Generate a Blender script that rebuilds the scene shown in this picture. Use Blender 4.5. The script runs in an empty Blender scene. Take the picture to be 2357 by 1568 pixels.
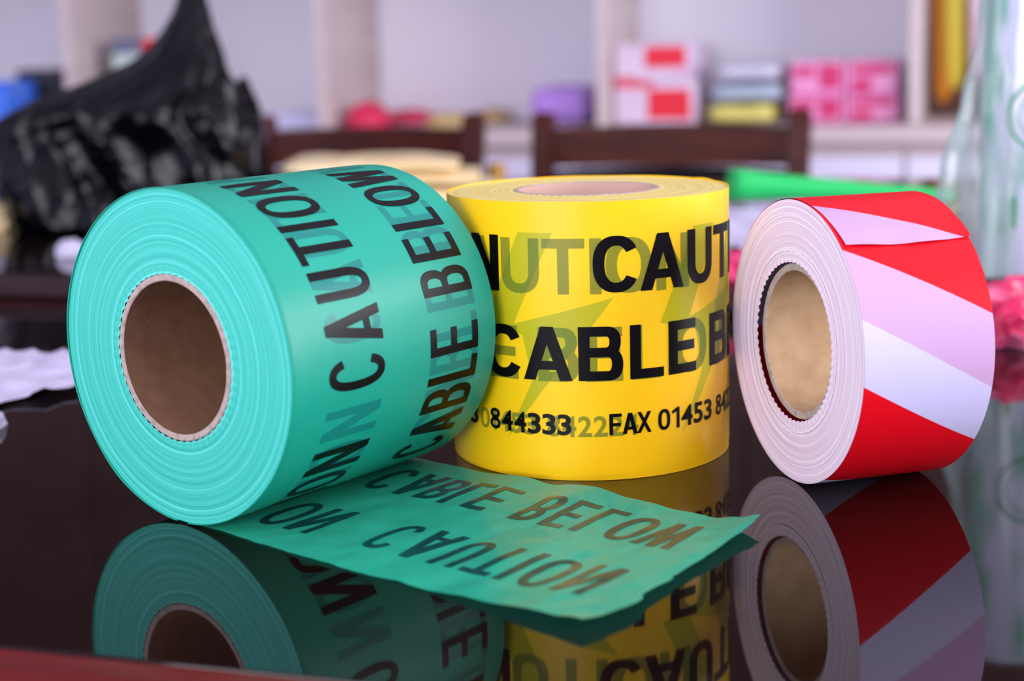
import bpy, bmesh, math, random
from mathutils import Vector, Matrix, noise
from mathutils.geometry import tessellate_polygon
random.seed(7)
PI = math.pi
sc = bpy.context.scene
COL = sc.collection

# ---------------------------------------------------------------- camera
F_PX, PITCH, ROLL, CAM_H = 3548.8, 0.18956, 0.0274, 0.2318
fw = Vector((0, math.cos(PITCH), -math.sin(PITCH)))
up0 = Vector((0, math.sin(PITCH), math.cos(PITCH)))
rt0 = Vector((1, 0, 0))
rt = rt0 * math.cos(ROLL) - up0 * math.sin(ROLL)
up = rt0 * math.sin(ROLL) + up0 * math.cos(ROLL)
cam_d = bpy.data.cameras.new('camera')
cam = bpy.data.objects.new('camera', cam_d)
COL.objects.link(cam)
M = Matrix((rt, up, -fw)).transposed().to_4x4()
M.translation = (0, 0, CAM_H)
cam.matrix_world = M
cam_d.sensor_width = 36
cam_d.lens = F_PX / 2357 * 36
cam_d.clip_start = 0.02
cam_d.dof.use_dof = True
cam_d.dof.focus_distance = 0.80
cam_d.dof.aperture_fstop = 5.0
sc.camera = cam

# ---------------------------------------------------------------- world, light, exposure
sc.view_settings.view_transform = 'Standard'
sc.view_settings.look = 'None'
sc.view_settings.gamma = 1
sc.view_settings.use_curve_mapping = False
sc.view_settings.exposure = 0.0
w = bpy.data.worlds.new('world'); sc.world = w; w.use_nodes = True
bg = w.node_tree.nodes['Background']
bg.inputs[0].default_value = (0.74, 0.80, 1.0, 1)
bg.inputs[1].default_value = 1.0

ROOM = math.radians(-17.2)            # the desks, shelves and walls stand turned to the camera
TV = Vector((math.cos(ROOM), math.sin(ROOM), 0))
NV = Vector((-math.sin(ROOM), math.cos(ROOM), 0))
def RP(t, n, z=0): return TV * t + NV * n + Vector((0, 0, z))
FLOOR, CEIL = -0.75, 2.0
WT0, WT1, WN0, WN1 = -3.4, 2.4, -2.6, 3.9    # room extents along and across
def area(name, loc, look, sx, sy, e, col):
    l = bpy.data.lights.new(name, 'AREA'); l.shape = 'RECTANGLE'; l.size = sx; l.size_y = sy
    l.energy = e; l.color = col
    o = bpy.data.objects.new(name, l); COL.objects.link(o)
    o.location = loc; o.rotation_euler = (look - loc).to_track_quat('-Z', 'Y').to_euler()
    return o
# daylight through the window openings (behind the camera, and on the right wall)
area('window_light', RP(-1.0, WN0 - 0.05, 0.75), RP(-1.0, 0, 0.75), 2.2, 1.5, 100, (0.91, 0.92, 1.0))
area('window_light', RP(WT1 + 0.05, 1.5, 0.75), RP(0, 1.5, 0.75), 2.2, 1.5, 105, (0.92, 0.92, 1.0))

# ---------------------------------------------------------------- helpers
def lin(c): return tuple(((v / 12.92) if v <= .04045 else ((v + .055) / 1.055) ** 2.4) for v in (x / 255 for x in c))
def px_z(px, py, z):
    d = rt * ((px - 1178.5) / F_PX) + up * ((784 - py) / F_PX) + fw
    return Vector((0, 0, CAM_H)) + d * ((z - CAM_H) / d.z)
def px_y(px, py, Y):
    d = rt * ((px - 1178.5) / F_PX) + up * ((784 - py) / F_PX) + fw
    return Vector((0, 0, CAM_H)) + d * (Y / d.y)
def px_n(px, py, n):                   # point on the plane at room depth n
    d = rt * ((px - 1178.5) / F_PX) + up * ((784 - py) / F_PX) + fw
    return Vector((0, 0, CAM_H)) + d * (n / d.dot(NV))

def mat(name, rgb, rough=0.5, spec=0.5, bump=None, var=None, coat=0, trans=0, alpha=1, ior=None, metallic=0):
    m = bpy.data.materials.new(name); m.use_nodes = True
    nt = m.node_tree; b = nt.nodes['Principled BSDF']
    c = lin(rgb) + (1,)
    b.inputs['Base Color'].default_value = c
    b.inputs['Roughness'].default_value = rough
    b.inputs['Specular IOR Level'].default_value = spec
    b.inputs['Metallic'].default_value = metallic
    if ior: b.inputs['IOR'].default_value = ior
    if coat: b.inputs['Coat Weight'].default_value = coat; b.inputs['Coat Roughness'].default_value = 0.05
    if alpha < 1: b.inputs['Alpha'].default_value = alpha
    tc = nt.nodes.new('ShaderNodeTexCoord')
    if var:                            # (scale xyz, second colour, contrast low, high)
        mp = nt.nodes.new('ShaderNodeMapping'); mp.inputs['Scale'].default_value = var[0]
        nz = nt.nodes.new('ShaderNodeTexNoise'); nz.inputs['Scale'].default_value = 1; nz.inputs['Detail'].default_value = 4
        rp = nt.nodes.new('ShaderNodeMapRange'); rp.inputs[1].default_value = var[2]; rp.inputs[2].default_value = var[3]
        mx = nt.nodes.new('ShaderNodeMix'); mx.data_type = 'RGBA'
        mx.inputs[6].default_value = c; mx.inputs[7].default_value = lin(var[1]) + (1,)
        nt.links.new(tc.outputs['Object'], mp.inputs[0]); nt.links.new(mp.outputs[0], nz.inputs['Vector'])
        nt.links.new(nz.outputs[0], rp.inputs[0]); nt.links.new(rp.outputs[0], mx.inputs[0]); nt.links.new(mx.outputs[2], b.inputs['Base Color'])
    if bump:                           # (scale xyz, strength, distance)
        mp = nt.nodes.new('ShaderNodeMapping'); mp.inputs['Scale'].default_value = bump[0]
        nz = nt.nodes.new('ShaderNodeTexNoise'); nz.inputs['Scale'].default_value = 1; nz.inputs['Detail'].default_value = 5
        bp = nt.nodes.new('ShaderNodeBump'); bp.inputs['Strength'].default_value = bump[1]; bp.inputs['Distance'].default_value = bump[2]
        nt.links.new(tc.outputs['Object'], mp.inputs[0]); nt.links.new(mp.outputs[0], nz.inputs['Vector'])
        nt.links.new(nz.outputs[0], bp.inputs['Height']); nt.links.new(bp.outputs[0], b.inputs['Normal'])
    if trans:                          # light passing through thin film
        tl = nt.nodes.new('ShaderNodeBsdfTranslucent'); tl.inputs[0].default_value = c
        ms = nt.nodes.new('ShaderNodeMixShader'); ms.inputs[0].default_value = trans
        nt.links.new(b.outputs[0], ms.inputs[1]); nt.links.new(tl.outputs[0], ms.inputs[2])
        nt.links.new(ms.outputs[0], nt.nodes['Material Output'].inputs[0])
    return m

def see_through(name, rgb, fac, rough=0.3):      # thin tinted print or film: part of the layer below shows
    m = mat(name, rgb, rough)
    nt = m.node_tree; b = nt.nodes['Principled BSDF']
    tr = nt.nodes.new('ShaderNodeBsdfTransparent')
    ms = nt.nodes.new('ShaderNodeMixShader'); ms.inputs[0].default_value = fac
    nt.links.new(tr.outputs[0], ms.inputs[1]); nt.links.new(b.outputs[0], ms.inputs[2])
    nt.links.new(ms.outputs[0], nt.nodes['Material Output'].inputs[0])
    return m

def ring_mat(name, c1, c2, c3, zc, freq, rough=0.45, axis='X', bump=0.25):
    """wound film edge seen end-on: colour and fine relief vary with the radius"""
    m = mat(name, c1, rough); nt = m.node_tree; b = nt.nodes['Principled BSDF']
    N = nt.nodes.new; L = nt.links.new
    tc = N('ShaderNodeTexCoord'); mp = N('ShaderNodeMapping')
    mp.inputs['Location'].default_value = (0, 0, -zc) if axis == 'X' else (0, 0, 0)
    mp.inputs['Scale'].default_value = (0, 1, 1) if axis == 'X' else (1, 1, 0)
    ln = N('ShaderNodeVectorMath'); ln.operation = 'LENGTH'
    L(tc.outputs['Object'], mp.inputs[0]); L(mp.outputs[0], ln.inputs[0])
    def n1(f, det):
        mu = N('ShaderNodeMath'); mu.operation = 'MULTIPLY'; mu.inputs[1].default_value = f
        # a slow drift with position keeps the rings from being perfect circles
        nz0 = N('ShaderNodeTexNoise'); nz0.inputs['Scale'].default_value = 18
        L(tc.outputs['Object'], nz0.inputs['Vector'])
        sm = N('ShaderNodeMath'); sm.operation = 'MULTIPLY_ADD'; sm.inputs[1].default_value = 0.0016; 
        L(nz0.outputs[0], sm.inputs[0]); L(ln.outputs['Value'], sm.inputs[2]); L(sm.outputs[0], mu.inputs[0])
        nz = N('ShaderNodeTexNoise'); nz.noise_dimensions = '1D'; nz.inputs['Scale'].default_value = 1
        nz.inputs['Detail'].default_value = det; nz.inputs['Roughness'].default_value = 0.7
        L(mu.outputs[0], nz.inputs['W']); return nz
    a = n1(freq, 5); a2 = n1(freq * 0.35, 2)
    def rng(nz, lo, hi):
        r = N('ShaderNodeMapRange'); r.inputs[1].default_value = lo; r.inputs[2].default_value = hi
        L(nz.outputs[0], r.inputs[0]); return r
    m1 = N('ShaderNodeMix'); m1.data_type = 'RGBA'; m1.inputs[6].default_value = lin(c1) + (1,); m1.inputs[7].default_value = lin(c2) + (1,)
    m2 = N('ShaderNodeMix'); m2.data_type = 'RGBA'; m2.inputs[7].default_value = lin(c3) + (1,)
    L(rng(a, .4, .62).outputs[0], m1.inputs[0]); L(m1.outputs[2], m2.inputs[6]); L(rng(a2, .55, .72).outputs[0], m2.inputs[0])
    L(m2.outputs[2], b.inputs['Base Color'])
    bp = N('ShaderNodeBump'); bp.inputs['Strength'].default_value = bump; bp.inputs['Distance'].default_value = 0.0006
    L(a.outputs[0], bp.inputs['Height']); L(bp.outputs[0], b.inputs['Normal'])
    return m

def link(name, me, m=None, parent=None):
    o = bpy.data.objects.new(name, me); COL.objects.link(o)
    if m is not None:
        for x in (m if isinstance(m, (list, tuple)) else [m]): me.materials.append(x)
    if parent is not None: o.parent = parent
    return o
def mesh(name, vs, fs, m, parent=None, smooth=False, mi=None):
    me = bpy.data.meshes.new(name); me.from_pydata([tuple(v) for v in vs], [], fs)
    if mi: me.polygons.foreach_set('material_index', mi)
    if smooth: me.polygons.foreach_set('use_smooth', [True] * len(me.polygons))
    me.update()
    return link(name, me, m, parent)
def bmobj(name, bm, m, parent=None, smooth=False):
    bmesh.ops.recalc_face_normals(bm, faces=bm.faces)
    me = bpy.data.meshes.new(name); bm.to_mesh(me); bm.free()
    if smooth: me.polygons.foreach_set('use_smooth', [True] * len(me.polygons))
    return link(name, me, m, parent)
def tag(o, label, cat, group=None, kind=None):
    if label: o['label'] = label
    if cat: o['category'] = cat
    if group: o['group'] = group
    if kind: o['kind'] = kind
    return o
def thing(name, label, cat, loc=(0, 0, 0), rz=0, group=None):
    o = bpy.data.objects.new(name, None); COL.objects.link(o)
    o.location = loc; o.rotation_euler = (0, 0, rz); o.empty_display_size = .05
    return tag(o, label, cat, group)
def box_bm(x0, x1, y0, y1, z0, z1, bev=0, seg=2, bm=None):
    own = bm or bmesh.new()
    r = bmesh.ops.create_cube(own, size=1)
    for v in r['verts']:
        v.co = ((x0 + x1) / 2 + v.co.x * (x1 - x0), (y0 + y1) / 2 + v.co.y * (y1 - y0), (z0 + z1) / 2 + v.co.z * (z1 - z0))
    if bev:
        es = list({e for v in r['verts'] for e in v.link_edges})
        bmesh.ops.bevel(own, geom=es, offset=bev, segments=seg, affect='EDGES', profile=.5)
    return own
def box(name, x0, x1, y0, y1, z0, z1, m, parent=None, bev=0.002, seg=2):
    return bmobj(name, box_bm(x0, x1, y0, y1, z0, z1, bev, seg), m, parent)
def shade_auto(o, ang=35):
    for p in o.data.polygons: p.use_smooth = True
    bm = bmesh.new(); bm.from_mesh(o.data)
    for e in bm.edges:
        if len(e.link_faces) == 2 and e.calc_face_angle(0) > math.radians(ang): e.smooth = False
    bm.to_mesh(o.data); bm.free()
    return o

# ---------------------------------------------------------------- lettering
_gl = {}
def glyph(ch):
    """closed outlines of one capital or figure, in a unit box"""
    if ch in _gl: return _gl[ch]
    cu = bpy.data.curves.new('glyph', 'FONT'); cu.body = ch; cu.fill_mode = 'NONE'; cu.resolution_u = 5
    ob = bpy.data.objects.new('glyph', cu)
    me = ob.to_mesh()
    adj = {}
    for e in me.edges:
        a, b = e.vertices; adj.setdefault(a, []).append(b); adj.setdefault(b, []).append(a)
    seen, loops = set(), []
    for s in adj:
        if s in seen: continue
        lp, prev, cur = [s], None, s; seen.add(s)
        while True:
            nx = [k for k in adj[cur] if k != prev and k not in seen]
            if not nx: break
            prev, cur = cur, nx[0]; seen.add(cur); lp.append(cur)
        pts = []
        for i in lp:
            c = me.vertices[i].co
            if not pts or (Vector((c.x, c.y)) - pts[-1]).length > 1e-4: pts.append(Vector((c.x, c.y)))
        if (pts[0] - pts[-1]).length < 1e-4: pts.pop()
        if len(pts) > 2: loops.append(pts)
    ob.to_mesh_clear(); bpy.data.objects.remove(ob); bpy.data.curves.remove(cu)
    xs = [p.x for l in loops for p in l]; ys = [p.y for l in loops for p in l]
    x0, x1, y0, y1 = min(xs), max(xs), min(ys), max(ys)
    loops = [[Vector(((p.x - x0) / (x1 - x0), (p.y - y0) / (y1 - y0))) for p in l] for l in loops]
    _gl[ch] = loops
    return loops
def sarea(l): return .5 * sum(l[i - 1].x * l[i].y - l[i].x * l[i - 1].y for i in range(len(l)))
def inside(p, l):
    c = False
    for i in range(len(l)):
        a, b = l[i - 1], l[i]
        if (a.y > p.y) != (b.y > p.y) and p.x < (b.x - a.x) * (p.y - a.y) / (b.y - a.y) + a.x: c = not c
    return c
def offset_loop(l, d):
    out, n = [], len(l)
    for i in range(n):
        a, b, c = l[i - 1], l[i], l[(i + 1) % n]
        e1 = (b - a).normalized(); e2 = (c - b).normalized()
        n1 = Vector((e1.y, -e1.x)); n2 = Vector((e2.y, -e2.x))
        k = n1 + n2
        k = k / max(.35, 1 + n1.dot(n2))
        out.append(b + k * d)
    return out
def sup(a, b, ph, n=2.35):
    c, s_ = math.cos(ph), math.sin(ph)
    return Vector((a * math.copysign(abs(c) ** (2 / n), c), b * math.copysign(abs(s_) ** (2 / n), s_)))
def drawn(ch, w, h, v, b):
    """grotesque capitals drawn with stem width v and bar width b"""
    V = lambda *p: [Vector(q) for q in p]
    arc = lambda cx, cy, a, c, p0, p1, n=18: [Vector((cx, cy)) + sup(a, c, math.radians(p0 + (p1 - p0) * i / n)) for i in range(n + 1)]
    if ch == 'I': return [V((0, 0), (w, 0), (w, h), (0, h))]
    if ch == '1': return [V((w - v, 0), (w, 0), (w, h), (w - .75 * v, h), (0, h * .84), (0, h * .70), (w - v, h * .80))]
    if ch == 'L': return [V((0, 0), (w, 0), (w, b), (v, b), (v, h), (0, h))]
    if ch == 'T': return [V((w / 2 - v / 2, 0), (w / 2 + v / 2, 0), (w / 2 + v / 2, h - b), (w, h - b), (w, h), (0, h), (0, h - b), (w / 2 - v / 2, h - b))]
    if ch == 'E':
        m0, m1 = h * .515 - b / 2, h * .515 + b / 2
        return [V((0, 0), (w, 0), (w, b), (v, b), (v, m0), (w * .93, m0), (w * .93, m1), (v, m1), (v, h - b), (w * .98, h - b), (w * .98, h), (0, h))]
    if ch == 'F':
        m0, m1 = h * .48 - b / 2, h * .48 + b / 2
        return [V((0, 0), (v, 0), (v, m0), (w * .92, m0), (w * .92, m1), (v, m1), (v, h - b), (w, h - b), (w, h), (0, h))]
    if ch == 'N':
        k = 1.12 * v; Mx = h / (1.25 * v + w - 2 * k); yd = Mx * (w - k - v)
        yd = min(yd, h * .97)
        return [V((0, 0), (v, 0), (v, yd), (w - k, 0), (w, 0), (w, h), (w - v, h), (w - v, h - yd), (k, h), (0, h))]
    if ch == 'A':
        lv, ap = v * 1.12, v * 1.15; sl = (w / 2 - ap / 2) / h; y0 = h * .2; y1 = y0 + b * .92
        xi = lambda y: lv + sl * y
        return [V((0, 0), (lv, 0), (xi(y0), y0), (w - xi(y0), y0), (w - lv, 0), (w, 0), (w / 2 + ap / 2, h), (w / 2 - ap / 2, h)),
                V((xi(y1), y1), (w - xi(y1), y1), (w / 2 + .0001, (w / 2 - lv) / sl * .985), (w / 2 - .0001, (w / 2 - lv) / sl * .985))]
    if ch == 'W':
        hv = v * 1.06; x1 = .272 * w; x2 = w - x1; d = w / 2 - x1
        yl = h * (d - hv / 2) / d
        y = (hv + (x1 - hv / 2) - (x1 - hv / 2)) / ((d + (x1 - hv / 2)) / h); xj = x1 - hv / 2 + y / h * d
        return [V((0, h), (x1 - hv / 2, 0), (x1 + hv / 2, 0), (w / 2, yl), (x2 - hv / 2, 0), (x2 + hv / 2, 0), (w, h), (w - hv, h), (w - xj, y), (w / 2 + hv / 2, h), (w / 2 - hv / 2, h), (xj, y), (hv, h))]
    if ch in 'O0': return [arc(w / 2, h / 2, w / 2, h / 2, 0, 355, 71), arc(w / 2, h / 2, w / 2 - v, h / 2 - b, 0, 355, 71)]
    if ch == 'C':
        o = arc(w / 2, h / 2, w / 2, h / 2, 30, 330, 48); i = arc(w / 2, h / 2, w / 2 - v, h / 2 - b, 325, 35, 48)
        return [o + i]
    if ch == 'U':
        r = h * .40
        return [V((0, h), (0, r)) + arc(w / 2, r, w / 2, r, 180, 360, 24) + V((w, h), (w - v, h), (w - v, r)) + arc(w / 2, r, w / 2 - v, r - b, 360, 180, 24) + V((v, h))]
    if ch == 'B':
        m = h * .525; w2 = w * .95; r = min(w * .52, h * .27)
        ang = lambda q: math.degrees(math.asin(q ** (2.35 / 2)))
        g0 = ang((m / 2 - b * .2) / (m / 2 + b * .2)); g1 = ang(((h - m) / 2 - b * .2) / ((h - m) / 2 + b * .2))
        lo = arc(w - r, m / 2 + b * .2, r, m / 2 + b * .2, -90, g0, 16)
        hi = arc(w2 - r, (h + m) / 2 - b * .2, r, (h - m) / 2 + b * .2, -g1, 90, 16)[1:]
        out = V((0, 0)) + lo + hi + V((0, h))
        r2 = max(r - v, r * .25)
        h1 = V((v, b)) + arc(w - v - r2, (b + m - b / 2) / 2, r2, (m - 1.5 * b) / 2, -90, 90, 12) + V((v, m - b / 2))
        h2 = V((v, m + b / 2)) + arc(w2 - v - r2, (m + b / 2 + h - b) / 2, r2, (h - m - 1.5 * b) / 2, -90, 90, 12) + V((v, h - b))
        return [out, h1, h2]
    if ch == '8':
        def hw(y):
            q = 0
            for cy, rx, ry in ((h * .275, w / 2, h * .275), (h * .76, w * .455, h * .24)):
                t = abs((y - cy) / ry)
                if t <= 1: q = max(q, rx * (1 - t ** 2.2) ** (1 / 2.2))
            return max(q, w * .30 if h * .3 < y < h * .7 else .0001)
        ys = [h * (.5 - .5 * math.cos(PI * i / 40)) for i in range(41)]
        return [[Vector((w / 2 + hw(y), y)) for y in ys] + [Vector((w / 2 - hw(y), y)) for y in ys[::-1]],
                arc(w / 2, h * .275, w / 2 - v, h * .275 - b, 0, 350, 35), arc(w / 2, h * .76, w * .455 - v, h * .24 - b * .95, 0, 350, 35)]
    return None
def letters(bm, items, mapf, bold, step, ystep=None):
    """items: (character, x0, x1, y0, y1) in metres on the flat tape; mapf bends them on to the film"""
    for ch, x0, x1, y0, y1 in items:
        st = drawn(ch, x1 - x0, y1 - y0, bold[1], bold[2])
        lp = glyph(ch) if not st else ()
        bw = bold[0]
        sx, sy = x1 - x0 - 2 * bw, y1 - y0 - 2 * bw
        ls = [[Vector((x0 + bw + p.x * sx, y0 + bw + p.y * sy)) for p in l] for l in lp]
        res = []
        for i, l in enumerate(ls):
            hole = any(j != i and inside(l[0], ls[j]) for j in range(len(ls)))
            if (sarea(l) > 0) == hole: l = l[::-1]        # outer loops run one way, holes the other
            res.append(offset_loop(l, bw))
        if st: res = [[Vector((x0 + p.x, y0 + p.y)) for p in l] for l in st]
        tri = tessellate_polygon([[p.to_3d() for p in l] for l in res])
        flat = [p for l in res for p in l]
        b2 = bmesh.new()
        vs = [b2.verts.new((p.x, p.y, 0)) for p in flat]
        for t in tri:
            try: b2.faces.new([vs[k] for k in t])
            except ValueError: pass
        def cut(axis, lo, hi, st):
            k = math.ceil(lo / st) * st
            while k < hi:
                co = Vector((k, 0, 0)) if axis == 0 else Vector((0, k, 0)); no = Vector((1, 0, 0)) if axis == 0 else Vector((0, 1, 0))
                bmesh.ops.bisect_plane(b2, geom=b2.verts[:] + b2.edges[:] + b2.faces[:], plane_co=co, plane_no=no)
                k += st
        cut(0, x0, x1, step)
        if ystep: cut(1, y0, y1, ystep)
        idx = {}
        for v in b2.verts: idx[v] = bm.verts.new(mapf(v.co.x, v.co.y))
        for f in b2.faces:
            try: bm.faces.new([idx[v] for v in f.verts])
            except ValueError: pass
        b2.free()
GB, YB, PB = (.0008, .0044, .0046), (.0011, .0061, .0052), (.0004, .0020, .0018)
def text_obj(name, items, mapf, bold, m, parent, step=0.0025, ystep=None):
    bm = bmesh.new(); letters(bm, items, mapf, bold, step, ystep)
    me = bpy.data.meshes.new(name); bm.to_mesh(me); bm.free()
    return link(name, me, m, parent)

# ---------------------------------------------------------------- materials
M_wall = mat('lavender white paint', (226, 220, 238), .7, .3, bump=((30, 30, 30), .08, .002))
M_ceil = mat('white ceiling paint', (235, 232, 240), .8, .2)
M_floor = mat('pale floor tile', (205, 198, 210), .35, .5, var=((3, 3, 3), (190, 182, 196), .4, .65))
M_lam = mat('cream laminate', (212, 196, 194), .5, .25, var=((2, 2, 30), (202, 184, 182), .4, .7))
M_back = mat('white back board', (240, 236, 248), .6, .3)
M_table = mat('dark lacquered table top', (22, 10, 9), .035, .24, var=((4, 40, 4), (15, 7, 7), .35, .7), bump=((14, 14, 14), .01, .002))
M_rim = mat('red brown lacquered wood', (104, 18, 13), .35, .2, var=((3, 60, 60), (80, 14, 10), .35, .7))
M_wood = mat('dark brown chair wood', (84, 32, 20), .45, .2, var=((8, 8, 60), (48, 18, 12), .35, .7))
M_pad = mat('black chair upholstery', (12, 12, 17), .6, .1)
M_black = mat('black bag plastic', (2, 3, 6), .2, .2, bump=((14, 14, 14), .5, .012))
M_card = mat('brown cardboard', (150, 112, 84), .85, .2, var=((120, 120, 120), (136, 98, 72), .35, .7), bump=((160, 160, 160), .25, .0006))
M_cardp = mat('pale cardboard', (188, 156, 120), .85, .2, var=((90, 90, 90), (174, 140, 104), .35, .7), bump=((140, 140, 140), .25, .0006))
M_cardrim = mat('grey cardboard rim', (186, 168, 158), .9, .2, bump=((300, 300, 300), .5, .0008), var=((300, 300, 300), (160, 142, 132), .4, .7))
M_ink = mat('black printing ink', (8, 7, 7), .32, .15)
M_green = mat('green film', (26, 162, 134), .38, .3, var=((14, 14, 14), (22, 154, 128), .4, .7), bump=((30, 14, 14), .10, .0012))
M_gghost = see_through('print under green film', (22, 130, 130), .42, .28)
M_gghost2 = see_through('deeper print under green film', (26, 140, 138), .38, .28)
M_gface = ring_mat('green film edges', (72, 204, 184), (52, 186, 166), (94, 218, 200), .0841, 900)
M_gflap = mat('single layer green film', (58, 204, 164), .2, .5, bump=((18, 26, 18), .35, .0035), trans=.35)
M_flapink = mat('print seen through green film', (14, 62, 62), .22, .5, bump=((18, 26, 18), .35, .0035))
M_yel = mat('yellow film', (255, 208, 18), .3, .35, var=((10, 10, 10), (255, 192, 12), .4, .7), bump=((12, 12, 30), .10, .0012))
M_yghost = see_through('print under yellow film', (112, 136, 40), .6, .3)
M_ybolt = see_through('bolt print deeper under yellow film', (186, 200, 30), .55, .3)
M_yface = ring_mat('yellow film edges', (246, 226, 136), (240, 212, 104), (250, 236, 172), 0, 1000, axis='Z', rough=.4, bump=.12)
M_red = mat('red tape film', (228, 6, 26), .42, .22, bump=((30, 30, 30), .06, .001))
M_pink = mat('white film over red layer', (202, 162, 200), .42, .4)
M_white = mat('white tape film', (208, 201, 234), .42, .4)
M_rface = ring_mat('white film edges', (242, 222, 238), (230, 200, 220), (250, 240, 250), .0748, 1100, rough=.6)
M_wline = mat('white film edge line', (250, 246, 252), .6, .3)
M_cream = mat('cream film', (246, 224, 176), .4, .4, var=((8, 8, 20), (240, 206, 140), .45, .7))
M_paper = mat('white paper', (204, 197, 220), .7, .2)
M_gtube = mat('bright green film', (20, 190, 92), .35, .5)

# ---------------------------------------------------------------- room shell
rz = ROOM
def rbox(name, t0, t1, n0, n1, z0, z1, m, bev=0, kind='structure'):
    o = box(name, t0, t1, n0, n1, z0, z1, m, None, bev)
    o.rotation_euler = (0, 0, rz)
    if kind: o['kind'] = kind
    return o
def wall_with_opening(name, a0, a1, o0, o1, zo0, zo1, along, p0, p1):
    bm = bmesh.new()
    for (x0, x1, z0, z1) in ((a0, o0, FLOOR, CEIL), (o1, a1, FLOOR, CEIL), (o0, o1, FLOOR, zo0), (o0, o1, zo1, CEIL)):
        if along == 't': box_bm(x0, x1, p0, p1, z0, z1, bm=bm)
        else: box_bm(p0, p1, x0, x1, z0, z1, bm=bm)
    o = bmobj(name, bm, M_wall); o.rotation_euler = (0, 0, rz); o['kind'] = 'structure'; return o
rbox('floor', WT0 - .1, WT1 + .1, WN0 - .1, WN1 + .1, FLOOR - .05, FLOOR, M_floor)
rbox('ceiling', WT0 - .1, WT1 + .1, WN0 - .1, WN1 + .1, CEIL, CEIL + .05, M_ceil)
rbox('wall_back', WT0, WT1, WN1, WN1 + .1, FLOOR, CEIL, M_wall)
rbox('wall_left', WT0 - .1, WT0, WN0, WN1, FLOOR, CEIL, M_wall)
wall_with_opening('wall_right', WN0, WN1, 0.4, 2.6, 0, 1.5, 'n', WT1, WT1 + .1)
wall_with_opening('wall_front', WT0, WT1, -2.1, .1, 0, 1.5, 't', WN0 - .1, WN0)

# ---------------------------------------------------------------- desks
def desk(label, t0, t1, n0, n1, ztop, M_rim=M_rim):
    r = thing('desk', label, 'desk', RP((t0 + t1) / 2, (n0 + n1) / 2, FLOOR), rz)
    hx, hy, h = (t1 - t0) / 2, (n1 - n0) / 2, ztop - FLOOR
    o = box('table_top', -hx, hx, -hy, hy, h - .028, h, M_table, r, .0015)
    # rounded nosing round the top
    prof = [(0, -.001)]
    for k in range(9):
        a = PI / 2 - k * PI / 8
        prof.append((.012 + .014 * math.cos(a), -.017 + .0158 * math.sin(a)))
    prof += [(0, -.034)]
    bm = bmesh.new(); rings = []
    for (cx, cy) in ((-1, -1), (1, -1), (1, 1), (-1, 1)):
        rings.append([bm.verts.new((cx * (hx + p[0]), cy * (hy + p[0]), h + p[1])) for p in prof])
    for i in range(4):
        for k in range(len(prof) - 1):
            bm.faces.new((rings[i][k], rings[(i + 1) % 4][k], rings[(i + 1) % 4][k + 1], rings[i][k + 1]))
    shade_auto(bmobj('edge_nosing', bm, M_rim, r), 50)
    box('apron', -hx + .04, hx - .04, -hy + .04, hy - .04, h - .11, h - .03, M_rim, r, .003)
    for sx in (-1, 1):
        for sy in (-1, 1):
            box('leg', sx * (hx - .07) - .03, sx * (hx - .07) + .03, sy * (hy - .07) - .03, sy * (hy - .07) + .03, 0, h - .03, M_rim, r, .004)
    return r
desk('dark glossy desk carrying the three tape rolls', -1.25, .62, .4985, 1.245, 0)
Z2 = .022
desk('second dark desk behind, under the black bag and green film', -1.7, .62, 1.305, 2.36, Z2, mat('near black lacquered wood', (34, 12, 12), .3, .3))

# ---------------------------------------------------------------- roll parts
def wound_face(name, s, rin, rout, zc, m, parent, scal=0.00045, axis='X', flip=1, amp=.0004, seed=1, nr=46, na=200, nsc=110):
    """end of a wound roll: uneven rings, frilled along the core"""
    vs, fs = [], []
    rnd = random.Random(seed)
    off = [rnd.uniform(-1, 1) * amp for _ in range(nr + 1)]
    for k in range(2, nr): off[k] = (off[k] + off[k - 1] * .8) / 1.8
    off[nr] = 0; off[0] = amp * .6
    for k in range(nr + 1):
        f = k / nr; r = rin + (rout - rin) * f
        fr = max(0, 1 - f / .16)
        for j in range(na):
            a = 2 * PI * j / na
            rr = r + fr * scal * math.sin(a * nsc / 2 + 1.3 * math.sin(3 * a)) * (.5 + .5 * noise.noise((math.cos(a) * 2, math.sin(a) * 2, seed)))
            d = off[k] + fr * scal * .8 * math.sin(a * nsc / 2 + 1) + .25 * amp * noise.noise((math.cos(a) * r * 60, math.sin(a) * r * 60, seed + k * .35))
            if k == nr: rr, d = rout, 0
            if axis == 'X': vs.append((s - flip * d, -rr * math.cos(a), zc + rr * math.sin(a)))
            else: vs.append((rr * math.cos(a), rr * math.sin(a), s + flip * d))
    for k in range(nr):
        for j in range(na):
            q = (k * na + j, k * na + (j + 1) % na, (k + 1) * na + (j + 1) % na, (k + 1) * na + j)
            fs.append(q)
    return mesh(name, vs, fs, m, parent, smooth=True)
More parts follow.
